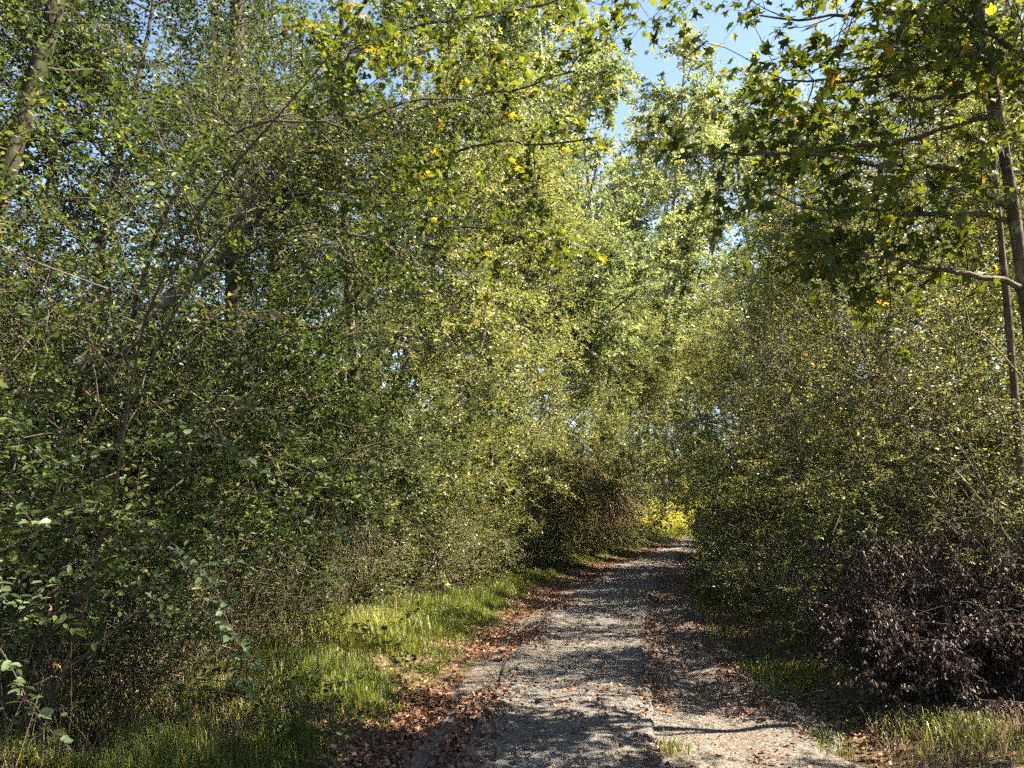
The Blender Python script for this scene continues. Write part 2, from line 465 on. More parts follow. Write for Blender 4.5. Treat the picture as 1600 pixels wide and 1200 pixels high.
# gravel lane
ry = np.concatenate([np.linspace(-25, 2, 60), np.arange(2.1, 20, 0.08), np.arange(20, 70, 0.3)])
s = np.linspace(-0.10, 1.10, 54)
Yr, Sr = np.meshgrid(ry, s, indexing='ij')
lr, rr = road_l(ry)[:, None], road_r(ry)[:, None]
wig = 0.10 * (fbm(ry * 1.3, ry * 0 + 2.5, 3) - 0.5)[:, None]
Xr = lr + (rr - lr) * Sr + wig + 0.45 * (fbm(ry * 1.6 + 40, ry * 0 + 6.6, 3) - 0.55)[:, None] * np.clip(Sr, 0, 2) ** 5
edge = np.clip(np.minimum(Sr + 0.10, 1.10 - Sr) / 0.10, 0, 1)
Zr = road_bump(Xr, Yr) * edge + 0.012 * edge - 0.02 * (1 - edge) + 0.0
a = Acc(); v, f = grid_mesh(Xr, Yr, Zr); a.add(v, f)
props(mesh_obj('gravel_lane', a.build('gravel_lane', 'gravel')), 'gravel lane with dappled shade running between the bushes', 'lane', kind='structure')

# old pavement slab with a broken edge
py = np.concatenate([np.linspace(-25, 2, 60), np.arange(2.1, 20, 0.05), np.arange(20, 70, 0.25)])
jag = 0.26 * (fbm(py * 0.9 + 9, py * 0 + 1.5, 2) - 0.5) + 0.10 * (fbm(py * 4.5, py * 0 + 8.1, 3) - 0.5)
el = road_l(py) + 0.22 + 0.18 * (fbm(py * 1.1, py * 0 + 4.4, 3) - 0.5)
er = pave_r(py) + jag
s = np.concatenate([[-0.03, -0.012, 0.0], np.linspace(0.03, 0.95, 34), [0.97, 0.985, 0.993, 1.0, 1.004, 1.008]])
Yp, Sp = np.meshgrid(py, s, indexing='ij')
Xp = el[:, None] + (er - el)[:, None] * Sp
rise = np.clip((1.004 - Sp) / 0.016, 0, 1) ** 0.7 * np.clip((Sp + 0.03) / 0.03, 0, 1)
thick = 0.062 * np.clip(1.25 - Yp / 24, 0.2, 1)
Zp = road_bump(Xp, Yp) + 0.012 + thick * rise + 0.006 * (fbm(Xp * 9, Yp * 9, 2) - 0.5) * rise - 0.014 * (1 - np.clip(rise * 8, 0, 1))
a = Acc(); v, f = grid_mesh(Xp, Yp, Zp); a.add(v, f)
props(mesh_obj('road_pavement', a.build('road_pavement', 'asphalt')), 'worn grey pavement strip with a crumbling edge', 'pavement', kind='structure')

def surf_z(x, y):
    """top of whatever lies at x, y"""
    l, r = road_l(y), road_r(y)
    on = (x > l) & (x < r)
    e1 = np.interp(y, py, el); e2 = np.interp(y, py, er)
    slab = (x > e1) & (x < e2)
    th = 0.062 * np.clip(1.25 - y / 24, 0.2, 1)
    z = np.where(on, road_bump(x, y) + 0.012, ground_h(x, y) - 0.03)
    return np.where(slab, road_bump(x, y) + 0.012 + th, z)

# ------------------------------------------------------------------ plant library
def shrub_parts(seed, h=4.5, spread=1.6, stems=12, br=11, tw=13, per=24, leaf=0.030, aspect=0.55, leafmat='leaf_olive', template=LEAF4,
                stemmat='twig', twl=(0.22, 0.5), arch=0.10, low=0.22, tag='privet', r0=0.022, rlo=0.0, rhi=1.0, up=0.8, droop=0.0, twr=0.0024, twshow=0.45):
    rng = np.random.default_rng(seed)
    st = rng.normal(0, 0.16 * spread, (stems, 3)); st[:, 2] = -0.06
    ang = np.arange(stems) / stems * 2 * np.pi + rng.normal(0, 0.3, stems)
    lean = rng.uniform(0.10, 0.62, stems) * spread / 1.6
    d = np.stack([np.cos(ang) * lean, np.sin(ang) * lean, np.ones(stems)], -1)
    L0 = h * rng.uniform(0.75, 1.12, stems)
    K0 = 11
    C0 = np.empty((stems, K0, 3)); C0[:, 0] = st
    dd = unit(d); stp = (L0 / (K0 - 1))[:, None]
    out = np.stack([np.cos(ang), np.sin(ang), 0 * ang], -1)
    for i in range(1, K0):
        C0[:, i] = C0[:, i - 1] + dd * stp
        dd = unit(dd + rng.normal(0, 0.09, (stems, 3)) + out * arch * (i / K0) + np.array([0, 0, -arch * 0.9 * i / K0]))
    wood = Acc()
    add_tubes(wood, C0, taper(stems, K0, r0 * rng.uniform(0.6, 1.2, stems), 0.004), 5)
    p, d1, pi, t = spawn(rng, C0, br, low, 1.0, (35, 80))
    L1 = rng.uniform(0.5, 1.25, len(p)) * (1.25 - 0.55 * t) * spread / 1.6
    C1 = grow(rng, p, d1, L1, 7, 0.16, (0, 0, -0.02))
    add_tubes(wood, C1, taper(len(p), 7, 0.0065, 0.0022), 3)
    p2, d2, pi2, t2 = spawn(rng, C1, tw, 0.12, 1.0, (30, 75), 0.35)
    L2 = rng.uniform(twl[0], twl[1], len(p2))
    C2 = grow(rng, p2, d2, L2, 5, 0.13, (0, 0, -0.05))
    show = rng.random(len(p2)) < twshow
    add_tubes(wood, C2[show][:, ::2], taper(int(show.sum()), 3, twr, twr * 0.5), 3)
    lv = Acc()
    leaves_on(rng, lv, C2, per, leaf, aspect, template, up=up, rlo=rlo, rhi=rhi, droop=droop, gaps=0.41, gfreq=2.1)
    w = wood.build(tag + '_stems', stemmat)
    l = lv.build(tag + '_foliage', leafmat, smooth=False)
    return [('stems', w, 'stuff'), ('foliage', l, 'stuff')]

def tree_parts(seed, h=14, r0=0.14, crown0=0.3, br=34, tw=12, sub=4, per=26, leaf=0.07, aspect=0.6, brl=2.6, leafmat='leaf_pale', bark='bark', template=LEAF4, lean=0.05, tag='tree', twl=(0.4, 0.9), upb=0.05, rlo=0.0, rhi=1.0, poly=None, droop=0.1):
    rng = np.random.default_rng(seed)
    K = 22
    if poly is None:
        T = grow(rng, np.array([[0, 0, -0.15]]), np.array([[rng.normal(0, lean), rng.normal(0, lean), 1]]), np.array([h]), K, 0.035, (0, 0, 0.02))
    else:
        T = resample(poly, K)[None]
    trunk = Acc()
    add_tubes(trunk, T, taper(1, K, r0, r0 * 0.16) * (1 + rng.normal(0, 0.05, (1, K))), 10)
    bm_ = Acc()
    p, d, pi, t = spawn(rng, T, br, crown0, 0.99, (45, 80))
    L = brl * rng.uniform(0.55, 1.2, len(p)) * (1.15 - 0.75 * t)
    C1 = grow(rng, p, d, L, 9, 0.12, (0, 0, upb))
    rb = r0 * (0.42 - 0.26 * t)
    add_tubes(bm_, C1, taper(len(p), 9, rb, 0.006), 5)
    p2, d2, pi2, t2 = spawn(rng, C1, tw, 0.15, 1.0, (30, 70))
    C2 = grow(rng, p2, d2, rng.uniform(0.5, 1.1, len(p2)) * (0.5 + 0.18 * brl), 6, 0.15, (0, 0, 0.0))
    add_tubes(bm_, C2, taper(len(p2), 6, 0.009, 0.004), 3)
    p3, d3, pi3, t3 = spawn(rng, C2, sub, 0.1, 1.0, (25, 70), 0.2)
    C3 = grow(rng, p3, d3, rng.uniform(twl[0], twl[1], len(p3)), 4, 0.14, (0, 0, -0.06))
    show = rng.random(len(p3)) < 0.3
    add_tubes(bm_, C3[show], taper(int(show.sum()), 4, 0.004, 0.0018), 3)
    lv = Acc()
    leaves_on(rng, lv, C3, per, leaf, aspect, template, up=0.6, droop=droop, jit=0.03, rlo=rlo, rhi=rhi, gaps=0.39, gfreq=1.1)
    return [('trunk', trunk.build(tag + '_trunk', bark), None), ('branches', bm_.build(tag + '_branches', bark if bark != 'bark_pale' else 'twig'), 'stuff'), ('crown', lv.build(tag + '_crown', leafmat, smooth=False), 'stuff')]


def recolour(parts, mat, partname='foliage'):
    return [(n, m, k, mat) if n == partname else (n, m, k) for n, m, k in parts]

privet = [shrub_parts(11 + i, h=[4.4, 5.0, 4.1][i], spread=2.3, stems=16, br=13, tw=14, per=28, leaf=0.048, aspect=0.6, leafmat='leaf_olive', tag='privet%s' % 'abc'[i], low=0.06, arch=0.13) for i in range(3)]
small = [shrub_parts(31 + i, h=1.5, spread=1.5, stems=13, br=10, tw=8, per=18, leaf=0.034, leafmat='leaf_olive', tag='brush%s' % 'ab'[i], r0=0.010, low=0.03) for i in range(2)]
pale_tree = [tree_parts(51 + i, h=18, r0=0.19, br=36, tw=10, sub=5, per=24, leaf=0.145, brl=4.3, leafmat='leaf_pale', bark='bark_pale', crown0=0.26, tag='pale_tree%s' % 'ab'[i]) for i in range(2)]
yellow_tree = [tree_parts(61 + i, h=11, r0=0.10, br=40, tw=10, sub=5, per=22, leaf=0.082, brl=3.2, leafmat='leaf_yellow', crown0=0.08, tag='yellow_tree%s' % 'ab'[i]) for i in range(2)]
sapling = [tree_parts(71 + i, h=10.5, r0=0.075, br=40, tw=10, sub=5, per=24, leaf=0.064, brl=2.6, leafmat='leaf_dark', crown0=0.06, tag='sapling%s' % 'ab'[i]) for i in range(2)]

ORD = ['first', 'second', 'third', 'fourth', 'fifth', 'sixth', 'seventh', 'eighth', 'ninth', 'tenth', 'eleventh', 'twelfth', 'thirteenth', 'fourteenth', 'fifteenth', 'sixteenth']
RND = random.Random(5)
def gz(x, y):
    return float(ground_h(np.array([x]), np.array([y]))[0]) - 0.03

def row(parts_list, items, name, label, cat, group, tilt=(0, 0), ordinal=True):
    rank = np.argsort(np.argsort([math.hypot(it[0], it[1]) for it in items]))
    for i, (x, y, sc, v, mt) in enumerate(items):
        parts = parts_list[v]
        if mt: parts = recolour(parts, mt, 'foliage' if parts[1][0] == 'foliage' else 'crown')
        lab = (label % ORD[rank[i]]) if ordinal else label
        place(parts, name, lab, cat, (x, y, gz(x, y)), RND.uniform(0, 6.28), (sc, sc, sc * RND.uniform(0.95, 1.12)), group, tilt)

# privet rows on both sides of the lane
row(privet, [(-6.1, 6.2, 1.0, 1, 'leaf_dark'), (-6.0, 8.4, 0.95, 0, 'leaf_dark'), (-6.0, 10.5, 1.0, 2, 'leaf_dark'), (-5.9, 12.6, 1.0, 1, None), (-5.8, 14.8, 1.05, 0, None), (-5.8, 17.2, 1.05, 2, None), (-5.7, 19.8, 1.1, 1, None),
     (-5.5, 22.6, 1.1, 0, None), (-5.2, 25.6, 1.15, 2, None), (-4.7, 29.0, 1.15, 1, None), (-4.6, 33.0, 1.1, 0, None), (-4.2, 37.5, 1.05, 2, 'leaf_yellow')],
    'privet_shrub', 'arching small-leaved privet, %s from the camera in the row behind the grass verge', 'shrub', 'privet row behind the grass verge')
row(privet, [(3.7, 9.3, 0.82, 2, 'leaf_yellow'), (2.85, 11.2, 0.86, 0, None), (2.6, 13.4, 0.9, 1, None), (2.5, 15.8, 0.95, 2, None), (2.5, 18.4, 1.0, 0, None),
     (2.5, 21.2, 1.0, 1, None), (2.6, 24.4, 1.05, 2, None), (2.8, 28.0, 1.05, 0, None), (3.4, 32.0, 1.05, 1, None), (4.3, 37.0, 1.05, 2, None), (5.4, 42.5, 1.1, 0, None)],
    'privet_shrub', 'twiggy yellow-green privet, %s from the camera in the row past the dead bush', 'shrub', 'privet row past the dead bush')
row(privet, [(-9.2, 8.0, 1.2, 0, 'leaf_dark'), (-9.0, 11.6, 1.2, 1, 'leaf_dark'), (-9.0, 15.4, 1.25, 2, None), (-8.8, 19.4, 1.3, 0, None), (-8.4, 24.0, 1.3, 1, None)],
    'thicket_shrub', 'tall olive shrub half hidden behind the verge privets, %s from the camera', 'shrub', 'deep thicket behind the verge privets')
row(privet, [(6.6, 12.4, 1.0, 1, None), (6.0, 16.6, 1.1, 0, None), (5.8, 21.4, 1.15, 2, None), (6.0, 27.0, 1.2, 1, None)],
    'thicket_shrub', 'olive shrub half hidden behind the twiggy privets, %s from the camera', 'shrub', 'deep thicket behind the twiggy privets')
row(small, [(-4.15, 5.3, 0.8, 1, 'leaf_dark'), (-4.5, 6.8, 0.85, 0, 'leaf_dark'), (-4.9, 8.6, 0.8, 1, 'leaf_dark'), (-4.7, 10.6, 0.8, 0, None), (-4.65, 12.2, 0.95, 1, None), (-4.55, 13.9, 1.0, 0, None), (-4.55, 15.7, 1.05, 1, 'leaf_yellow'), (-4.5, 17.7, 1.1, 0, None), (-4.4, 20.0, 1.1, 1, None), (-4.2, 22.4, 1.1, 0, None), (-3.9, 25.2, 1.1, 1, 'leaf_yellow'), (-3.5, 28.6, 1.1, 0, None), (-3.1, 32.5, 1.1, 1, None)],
    'brush_plant', 'knee-high leafy brush at the grass edge, %s from the camera on the wide verge', 'bush', 'low brush along the wide verge')
row(small, [(1.55, 9.4, 0.75, 1, None), (1.25, 10.8, 0.85, 0, None), (1.15, 12.5, 0.95, 1, None), (1.05, 14.4, 0.95, 0, None), (1.05, 16.6, 1.0, 1, None), (1.1, 19.2, 1.0, 0, None), (1.15, 22.4, 1.1, 1, None), (1.3, 26.2, 1.1, 0, None), (1.7, 30.5, 1.0, 1, None)],
    'brush_plant', 'low leafy brush below the twiggy privets, %s from the camera', 'bush', 'low brush below the twiggy privets')

# trees
row(sapling, [(-8.8, 5.0, 1.0, 1, None), (-7.9, 8.4, 1.0, 0, None), (-7.4, 12.2, 1.1, 1, None), (-10.6, 10.0, 1.2, 0, None), (-9.6, 6.6, 1.15, 1, None), (-9.4, 14.5, 1.2, 1, None)],
    'dark_tree', 'slim dark green tree rising from the verge thicket, %s from the camera', 'tree', 'slim dark trees in the verge thicket', (0, 0.06))
row(yellow_tree, [(-7.0, 15.8, 0.95, 0, None), (-6.8, 19.6, 1.0, 1, None), (-6.6, 24.0, 1.05, 0, None), (-6.0, 29.5, 1.1, 1, None), (-4.6, 34.0, 1.0, 0, None), (-4.0, 39.0, 0.95, 1, None), (-4.6, 46.0, 0.95, 1, None)],
    'yellow_green_tree', 'yellow-green tree leaning over the verge privets, %s from the camera', 'tree', 'yellow-green trees over the verge privets', (0, 0.17))
row(yellow_tree, [(5.6, 17.0, 0.85, 1, None), (5.0, 22.5, 0.95, 0, None), (3.4, 30.0, 0.95, 1, None), (6.0, 37.0, 1.05, 0, None), (2.9, 36.5, 0.85, 1, None)],
    'yellow_green_tree', 'yellow-green tree rising behind the twiggy privets, %s from the camera', 'tree', 'yellow-green trees behind the twiggy privets', (0, -0.17))
row(pale_tree, [(-10.5, 24, 1.1, 0, None), (-8.5, 31, 1.2, 1, None), (-4.4, 38, 1.45, 0, None), (-5.2, 49, 1.5, 1, None), (-8, 64, 1.6, 0, None), (-11, 46, 1.4, 1, None), (-4.7, 28, 1.25, 1, None), (6.6, 42, 1.3, 0, None), (-3.2, 62, 1.8, 1, None), (-1.9, 50.5, 1.65, 0, None), (1.0, 66, 1.95, 0, None), (5.6, 68, 1.9, 1, None), (-2.8, 66, 1.6, 1, None)],
    'pale_tree', 'tall silvery pale green tree closing the end of the lane, %s from the camera', 'tree', 'tall pale trees closing the lane')
row(sapling, [(4.7, 9.2, 0.70, 1, 'leaf_olive'), (4.5, 11.6, 0.74, 0, 'leaf_olive'), (3.8, 14.2, 0.8, 1, 'leaf_olive'), (3.8, 17.8, 0.72, 0, 'leaf_yellow'), (3.6, 22.0, 0.72, 1, 'leaf_olive')],
    'olive_tree', 'slender olive tree standing up through the twiggy privets, %s from the camera', 'tree', 'slender olive trees among the twiggy privets', (0, -0.14))
row(pale_tree, [(8.0, 22, 0.95, 0, None), (8.6, 30, 1.1, 1, None)],
    'pale_tree', 'tall pale green tree behind the star-leaved tree, %s from the camera', 'tree', 'tall pale trees behind the star-leaved tree')
# trees beside and behind the viewer, which shade the near lane
row(yellow_tree, [(4.6, 5.0, 0.9, 0, None), (6.0, 1.6, 0.9, 1, None)], 'yellow_green_tree', 'yellow-green roadside tree just out to the right of the lane, %s from the camera', 'tree', 'trees beside the viewer')

def oriented(P, d, s, n, size, aspect):
    m = Matrix.Identity(4)
    for j in range(3):
        m[j][0] = d[j] * size; m[j][1] = s[j] * size * aspect; m[j][2] = n[j] * size; m[j][3] = P[j]
    return m

LEAFMESH = {}
def leaf_mesh(tname, template, mat, level):
    key = (tname, mat, level)
    if key not in LEAFMESH:
        a = Acc(); tv, tf = template
        a.add(tv, tf, np.full(len(tv), level))
        LEAFMESH[key] = a.build('%s_%s' % (tname, mat), mat, smooth=False)
    return LEAFMESH[key]

def leaf_objects(parent, P, d, nrm, sz, r, aspect, tname, template, mat, name='leaf'):
    dd, ss, nn = leaf_frames(d, nrm)
    pm = parent.matrix_basis.inverted() if parent.parent is None else Matrix.Identity(4)
    for i in range(len(P)):
        lev = min(max(round(float(r[i]) * 8) / 8, 0.0), 1.0)
        o = mesh_obj(name, leaf_mesh(tname, template, mat, lev), parent)
        o.matrix_basis = oriented(P[i], dd[i], ss[i], nn[i], float(sz[i]), aspect)

def in_view(P):
    q = P - np.array([0, 0, CAM_H])
    f = np.array([-math.sin(YAW) * math.cos(PITCH), math.cos(YAW) * math.cos(PITCH), math.sin(PITCH)])
    rt = np.array([math.cos(YAW), math.sin(YAW), 0]); up = np.cross(rt, f)
    z = q @ f
    return (z > 0.3) & (np.abs(q @ rt) < 0.66 * z) & (np.abs(q @ up) < 0.5 * z), z

def hero_tree(name, label, cat, trunk, r0, branches, rb, seed, leaf, aspect, tname, template, mat, n_sub=9, n_tw=5, per=7, bark='bark', singles=300, sublen=(0.5, 1.0), auto=0, autolen=1.5, rlo=0.0, rhi=1.0, droop=0.25, r1=0.3):
    rng = np.random.default_rng(seed)
    base = np.asarray(trunk[0], float)
    t = thing(name, label, cat, tuple(base))
    T = resample(np.asarray(trunk) - base, 26)
    a = Acc(); add_tubes(a, T[None], taper(1, 26, r0, r0 * r1) * (1 + rng.normal(0, 0.05, (1, 26))), 12)
    mesh_obj('trunk', a.build(name + '_trunk', bark), t)
    curves = []
    for b in branches:
        C = resample(np.asarray(b) - base, 16)
        C[1:] += rng.normal(0, 0.012, C[1:].shape)
        a = Acc(); add_tubes(a, C[None], taper(1, 16, rb, rb * 0.25), 7)
        mesh_obj('branch', a.build(name + '_branch', bark), t)
        curves.append(C)
    if auto:
        p, d, _, tt = spawn(rng, T[None], auto, 0.1, 1.0, (40, 80))
        AC = grow(rng, p, d, autolen * rng.uniform(0.6, 1.2, auto), 16, 0.10, (0, 0, 0.02))
        for q in range(auto):
            a = Acc(); add_tubes(a, AC[q:q + 1], taper(1, 16, rb * 0.6, 0.004), 5)
            mesh_obj('branch', a.build(name + '_side_branch', bark), t)
        curves += list(AC)
    B = np.stack(curves)
    tw = Acc()
    p, d, _, tt = spawn(rng, B, n_sub, 0.08, 1.0, (30, 75), 0.4)
    C2 = grow(rng, p, d, rng.uniform(sublen[0], sublen[1], len(p)), 7, 0.12, (0, 0, -0.02))
    add_tubes(tw, C2, taper(len(p), 7, 0.006, 0.0025), 4)
    p, d, _, tt = spawn(rng, C2, n_tw, 0.1, 1.0, (30, 70), 0.3)
    C3 = grow(rng, p, d, rng.uniform(0.18, 0.40, len(p)), 4, 0.12, (0, 0, -0.05))
    add_tubes(tw, C3, taper(len(p), 4, 0.003, 0.0015), 3)
    mesh_obj('twigs', tw.build(name + '_twigs', 'twig_dark' if bark in ('bark', 'bark_dark') else 'twig'), t, kind='stuff')
    P, d, nrm, sz, r = leaves_on(rng, None, C3, per, leaf, aspect, template, up=0.55, droop=droop, jit=0.03, rlo=rlo, rhi=rhi)
    vis, z = in_view(P + base)
    score = np.where(vis, sz / np.maximum(z, 0.3), 0)
    big = np.argsort(-score)[:singles]
    leaf_objects(t, P[big], d[big], nrm[big], sz[big], r[big], aspect, tname, template, mat)
    rest = np.ones(len(P), bool); rest[big] = False
    a = Acc(); add_leaves(a, P[rest], d[rest], nrm[rest], sz[rest], aspect, r[rest], LEAF4 if tname == 'oval_leaf' else template)
    mesh_obj('foliage', a.build(name + '_foliage', mat, smooth=False), t, kind='stuff')
    return t

# star-leaved tree on the right, its limbs reaching over the lane
gum = hero_tree('star_leaved_tree', 'star-leaved tree with dark forked limbs reaching over the lane', 'tree',
    [(2.80, 7.0, 0.0), (2.74, 6.90, 1.59), (2.69, 6.85, 2.59), (2.65, 6.80, 3.37), (2.59, 6.70, 4.20), (2.53, 6.60, 4.77), (2.46, 6.50, 5.23), (2.41, 6.50, 5.58), (2.39, 6.40, 6.15), (2.37, 6.30, 7.39), (2.3, 6.3, 9.0)], 0.062,
    [[(2.55, 5.60, 4.48), (2.34, 5.60, 4.74), (2.12, 5.50, 4.81), (1.92, 5.40, 4.95), (1.73, 5.30, 5.08), (1.47, 5.20, 5.29)],
     [(3.04, 6.90, 5.04), (2.82, 6.80, 5.14), (2.63, 6.70, 5.33), (2.52, 6.60, 5.46)],
     [(2.44, 6.50, 5.22), (2.22, 6.40, 5.26), (1.90, 6.30, 5.11), (1.68, 6.20, 5.00), (1.33, 6.10, 4.94), (1.03, 6.00, 4.95), (0.78, 5.90, 4.89)],
     [(2.53, 6.60, 4.77), (2.21, 6.50, 4.70), (1.86, 6.30, 4.51), (1.55, 6.20, 4.41), (1.09, 6.00, 4.36), (0.88, 5.90, 4.27), (0.64, 5.80, 4.26), (0.17, 5.60, 4.23), (-0.07, 5.50, 4.17)],
     [(2.52, 6.60, 4.94), (2.29, 6.70, 5.02), (2.11, 6.90, 5.13), (1.91, 7.10, 5.30), (1.57, 7.30, 5.29)],
     [(2.66, 6.80, 3.99), (2.14, 6.40, 4.27), (1.81, 6.20, 4.24), (1.48, 6.00, 4.16), (1.22, 5.80, 4.15), (0.99, 5.70, 4.19), (0.71, 5.60, 4.19)],
     [(2.66, 6.80, 3.91), (2.31, 6.60, 3.95), (1.93, 6.40, 3.90), (1.60, 6.20, 3.83), (1.31, 6.00, 3.88), (1.02, 5.80, 3.75), (0.61, 5.60, 3.88)],
     [(2.41, 6.50, 5.58), (2.04, 6.20, 5.44), (1.67, 6.00, 5.47), (1.30, 5.80, 5.34), (0.90, 5.60, 5.19), (0.62, 5.50, 5.24)],
     [(2.46, 6.50, 5.23), (2.41, 7.20, 5.86), (2.09, 7.60, 6.10), (1.58, 8.00, 6.28), (0.98, 8.40, 6.45)],
     [(2.65, 6.80, 3.37), (2.28, 6.50, 3.41), (1.86, 6.30, 3.43), (1.46, 6.10, 3.50), (1.06, 5.90, 3.49)],
     [(2.39, 6.40, 6.15), (1.9, 6.5, 6.6), (1.3, 6.8, 6.9), (0.7, 7.2, 7.0), (0.0, 7.6, 7.0)],
     [(2.37, 6.30, 7.0), (1.8, 7.0, 7.5), (1.3, 7.8, 7.9), (0.8, 8.6, 8.1)],
     [(2.37, 6.30, 7.2), (1.9, 5.6, 7.7), (1.3, 4.9, 7.9), (0.6, 4.4, 7.8)],
     [(2.39, 6.40, 6.3), (2.9, 5.6, 6.6), (3.2, 4.9, 6.7), (3.4, 4.2, 6.6)],
     [(2.37, 6.30, 8.0), (2.6, 7.2, 8.6), (2.6, 8.2, 8.9), (2.4, 9.2, 9.0)]],
    0.026, 101, 0.115, 1.0, 'star_leaf', LEAF_STAR, 'leaf_star', n_sub=13, n_tw=4, per=6, r1=0.45)
hero_tree('slender_tree', 'slender straight tree just behind the star-leaved trunk', 'tree',
    [(2.77, 7.60, 0.0), (2.77, 7.60, 1.59), (2.80, 7.60, 2.71), (2.82, 7.60, 3.77), (2.82, 7.60, 4.50), (2.85, 7.60, 5.46), (2.82, 7.60, 6.05), (2.84, 7.60, 6.87), (2.92, 7.60, 9.0)], 0.040, [[(2.82, 7.60, 4.5), (2.4, 7.9, 5.0), (1.9, 8.3, 5.3), (1.4, 8.8, 5.5)]],
    0.014, 102, 0.07, 0.6, 'oval_leaf', LEAF_OVAL, 'leaf_star', n_sub=6, n_tw=4, per=6, bark='bark', singles=60, auto=8, autolen=1.3)
# star-leaved tree on the left whose limbs hang over the lane
hero_tree('overhanging_maple', 'broad star-leaved tree behind the verge, dark limbs hanging over the lane', 'tree',
    [(-5.40, 12.00, 0.0), (-5.39, 12.00, 1.58), (-5.52, 12.00, 3.72), (-5.59, 11.60, 5.85), (-5.52, 11.20, 7.39), (-5.44, 10.80, 8.88), (-5.28, 10.50, 9.81), (-4.93, 10.20, 11.83)], 0.11,
    [[(-5.52, 11.20, 7.39), (-4.41, 10.30, 7.47), (-3.27, 9.40, 7.15), (-2.33, 8.60, 6.68), (-1.56, 8.00, 6.41), (-1.06, 7.60, 6.26)],
     [(-5.45, 10.90, 8.36), (-4.91, 10.40, 8.67), (-3.75, 9.60, 8.52), (-2.56, 8.80, 7.90), (-1.67, 8.20, 7.53), (-0.91, 7.60, 7.14)],
     [(-5.52, 11.40, 6.56), (-4.22, 10.40, 6.67), (-3.14, 9.60, 6.48), (-2.21, 8.80, 6.22), (-1.46, 8.20, 5.71), (-0.89, 7.80, 5.57)],
     [(-5.37, 10.70, 9.27), (-4.54, 10.20, 9.81), (-3.31, 9.40, 9.32), (-2.22, 8.80, 8.58), (-1.28, 8.20, 8.05), (-0.51, 7.80, 7.45)],
     [(-5.55, 11.7, 5.0), (-4.6, 11.0, 5.6), (-3.6, 10.2, 5.7), (-2.6, 9.4, 5.3), (-1.9, 8.9, 4.9)],
     [(-5.52, 11.20, 7.2), (-5.0, 10.0, 7.6), (-4.4, 8.8, 7.5), (-3.8, 7.8, 7.0), (-3.3, 7.0, 6.5)],
     [(-5.5, 11.4, 6.2), (-5.0, 10.2, 6.3), (-4.3, 9.0, 6.0), (-3.6, 8.0, 5.6), (-3.0, 7.2, 5.1)]],
    0.036, 103, 0.12, 1.0, 'star_leaf', LEAF_STAR, 'leaf_star', n_sub=20, n_tw=6, per=7, sublen=(0.6, 1.3), singles=300)
# trunks in the left thicket
hero_tree('vine_clad_tree', 'upright vine-clad trunk standing in the left thicket', 'tree',
    [(-5.95, 9.50, 0.0), (-6.04, 9.50, 1.58), (-6.17, 9.50, 3.34), (-6.31, 9.50, 5.21), (-6.42, 9.50, 7.20), (-6.53, 9.50, 9.31), (-6.65, 9.50, 11.56), (-6.98, 9.50, 15.27)], 0.155, [], 0.03, 104, 0.055, 0.62, 'oval_leaf', LEAF_OVAL, 'leaf_dark', auto=60, autolen=0.9, n_sub=5, n_tw=5, per=9, singles=40, r1=0.5, bark='bark_dark')
hero_tree('leaning_tree', 'thick leaning trunk near the upper left corner', 'tree',
    [(-7.9, 6.60, 0.0), (-7.70, 6.60, 2.0), (-7.54, 6.60, 3.99), (-7.34, 6.60, 5.07), (-7.22, 6.60, 5.59), (-7.12, 6.60, 6.19), (-6.94, 6.60, 6.71), (-6.82, 6.60, 7.33), (-6.80, 6.60, 8.56), (-6.90, 6.60, 10.31)], 0.125, [], 0.03, 105, 0.055, 0.62, 'oval_leaf', LEAF_OVAL, 'leaf_dark', auto=22, autolen=1.8, n_sub=6, n_tw=5, per=9, singles=40, r1=0.7, bark='bark_dark')
hero_tree('slanting_tree', 'dark slanting trunk crossing the left foreground up to the right', 'tree',
    [(-6.9, 4.6, 0.0), (-6.4, 4.9, 0.9), (-6.01, 5.20, 1.64), (-5.84, 5.40, 2.13), (-5.69, 5.60, 2.48), (-5.45, 5.80, 2.87), (-5.13, 6.10, 3.25), (-4.70, 6.40, 3.81), (-4.43, 6.70, 4.28), (-4.21, 7.00, 5.01), (-4.03, 7.30, 5.68), (-3.73, 7.60, 6.15)], 0.12,
    [[(-5.0, 5.4, 2.40), (-4.63, 5.00, 2.62), (-4.19, 5.00, 2.83), (-3.92, 5.00, 2.96), (-3.65, 5.00, 3.06), (-3.31, 4.90, 3.05), (-3.05, 4.90, 3.07)],
     [(-5.13, 6.10, 3.25), (-4.6, 5.6, 3.8), (-4.0, 5.2, 4.3), (-3.3, 4.9, 4.5), (-2.6, 4.7, 4.4), (-2.0, 4.6, 4.1)],
     [(-4.70, 6.40, 3.81), (-4.0, 6.2, 4.0), (-3.3, 6.0, 4.1), (-2.6, 5.8, 3.9), (-2.0, 5.7, 3.5)],
     [(-4.43, 6.70, 4.28), (-3.8, 6.6, 4.9), (-3.1, 6.4, 5.3), (-2.4, 6.3, 5.4), (-1.7, 6.2, 5.2)]],
    0.024, 106, 0.046, 0.6, 'oval_leaf', LEAF_OVAL, 'leaf_dark', n_sub=22, n_tw=7, per=9, auto=16, autolen=1.6, singles=120, r1=0.12)

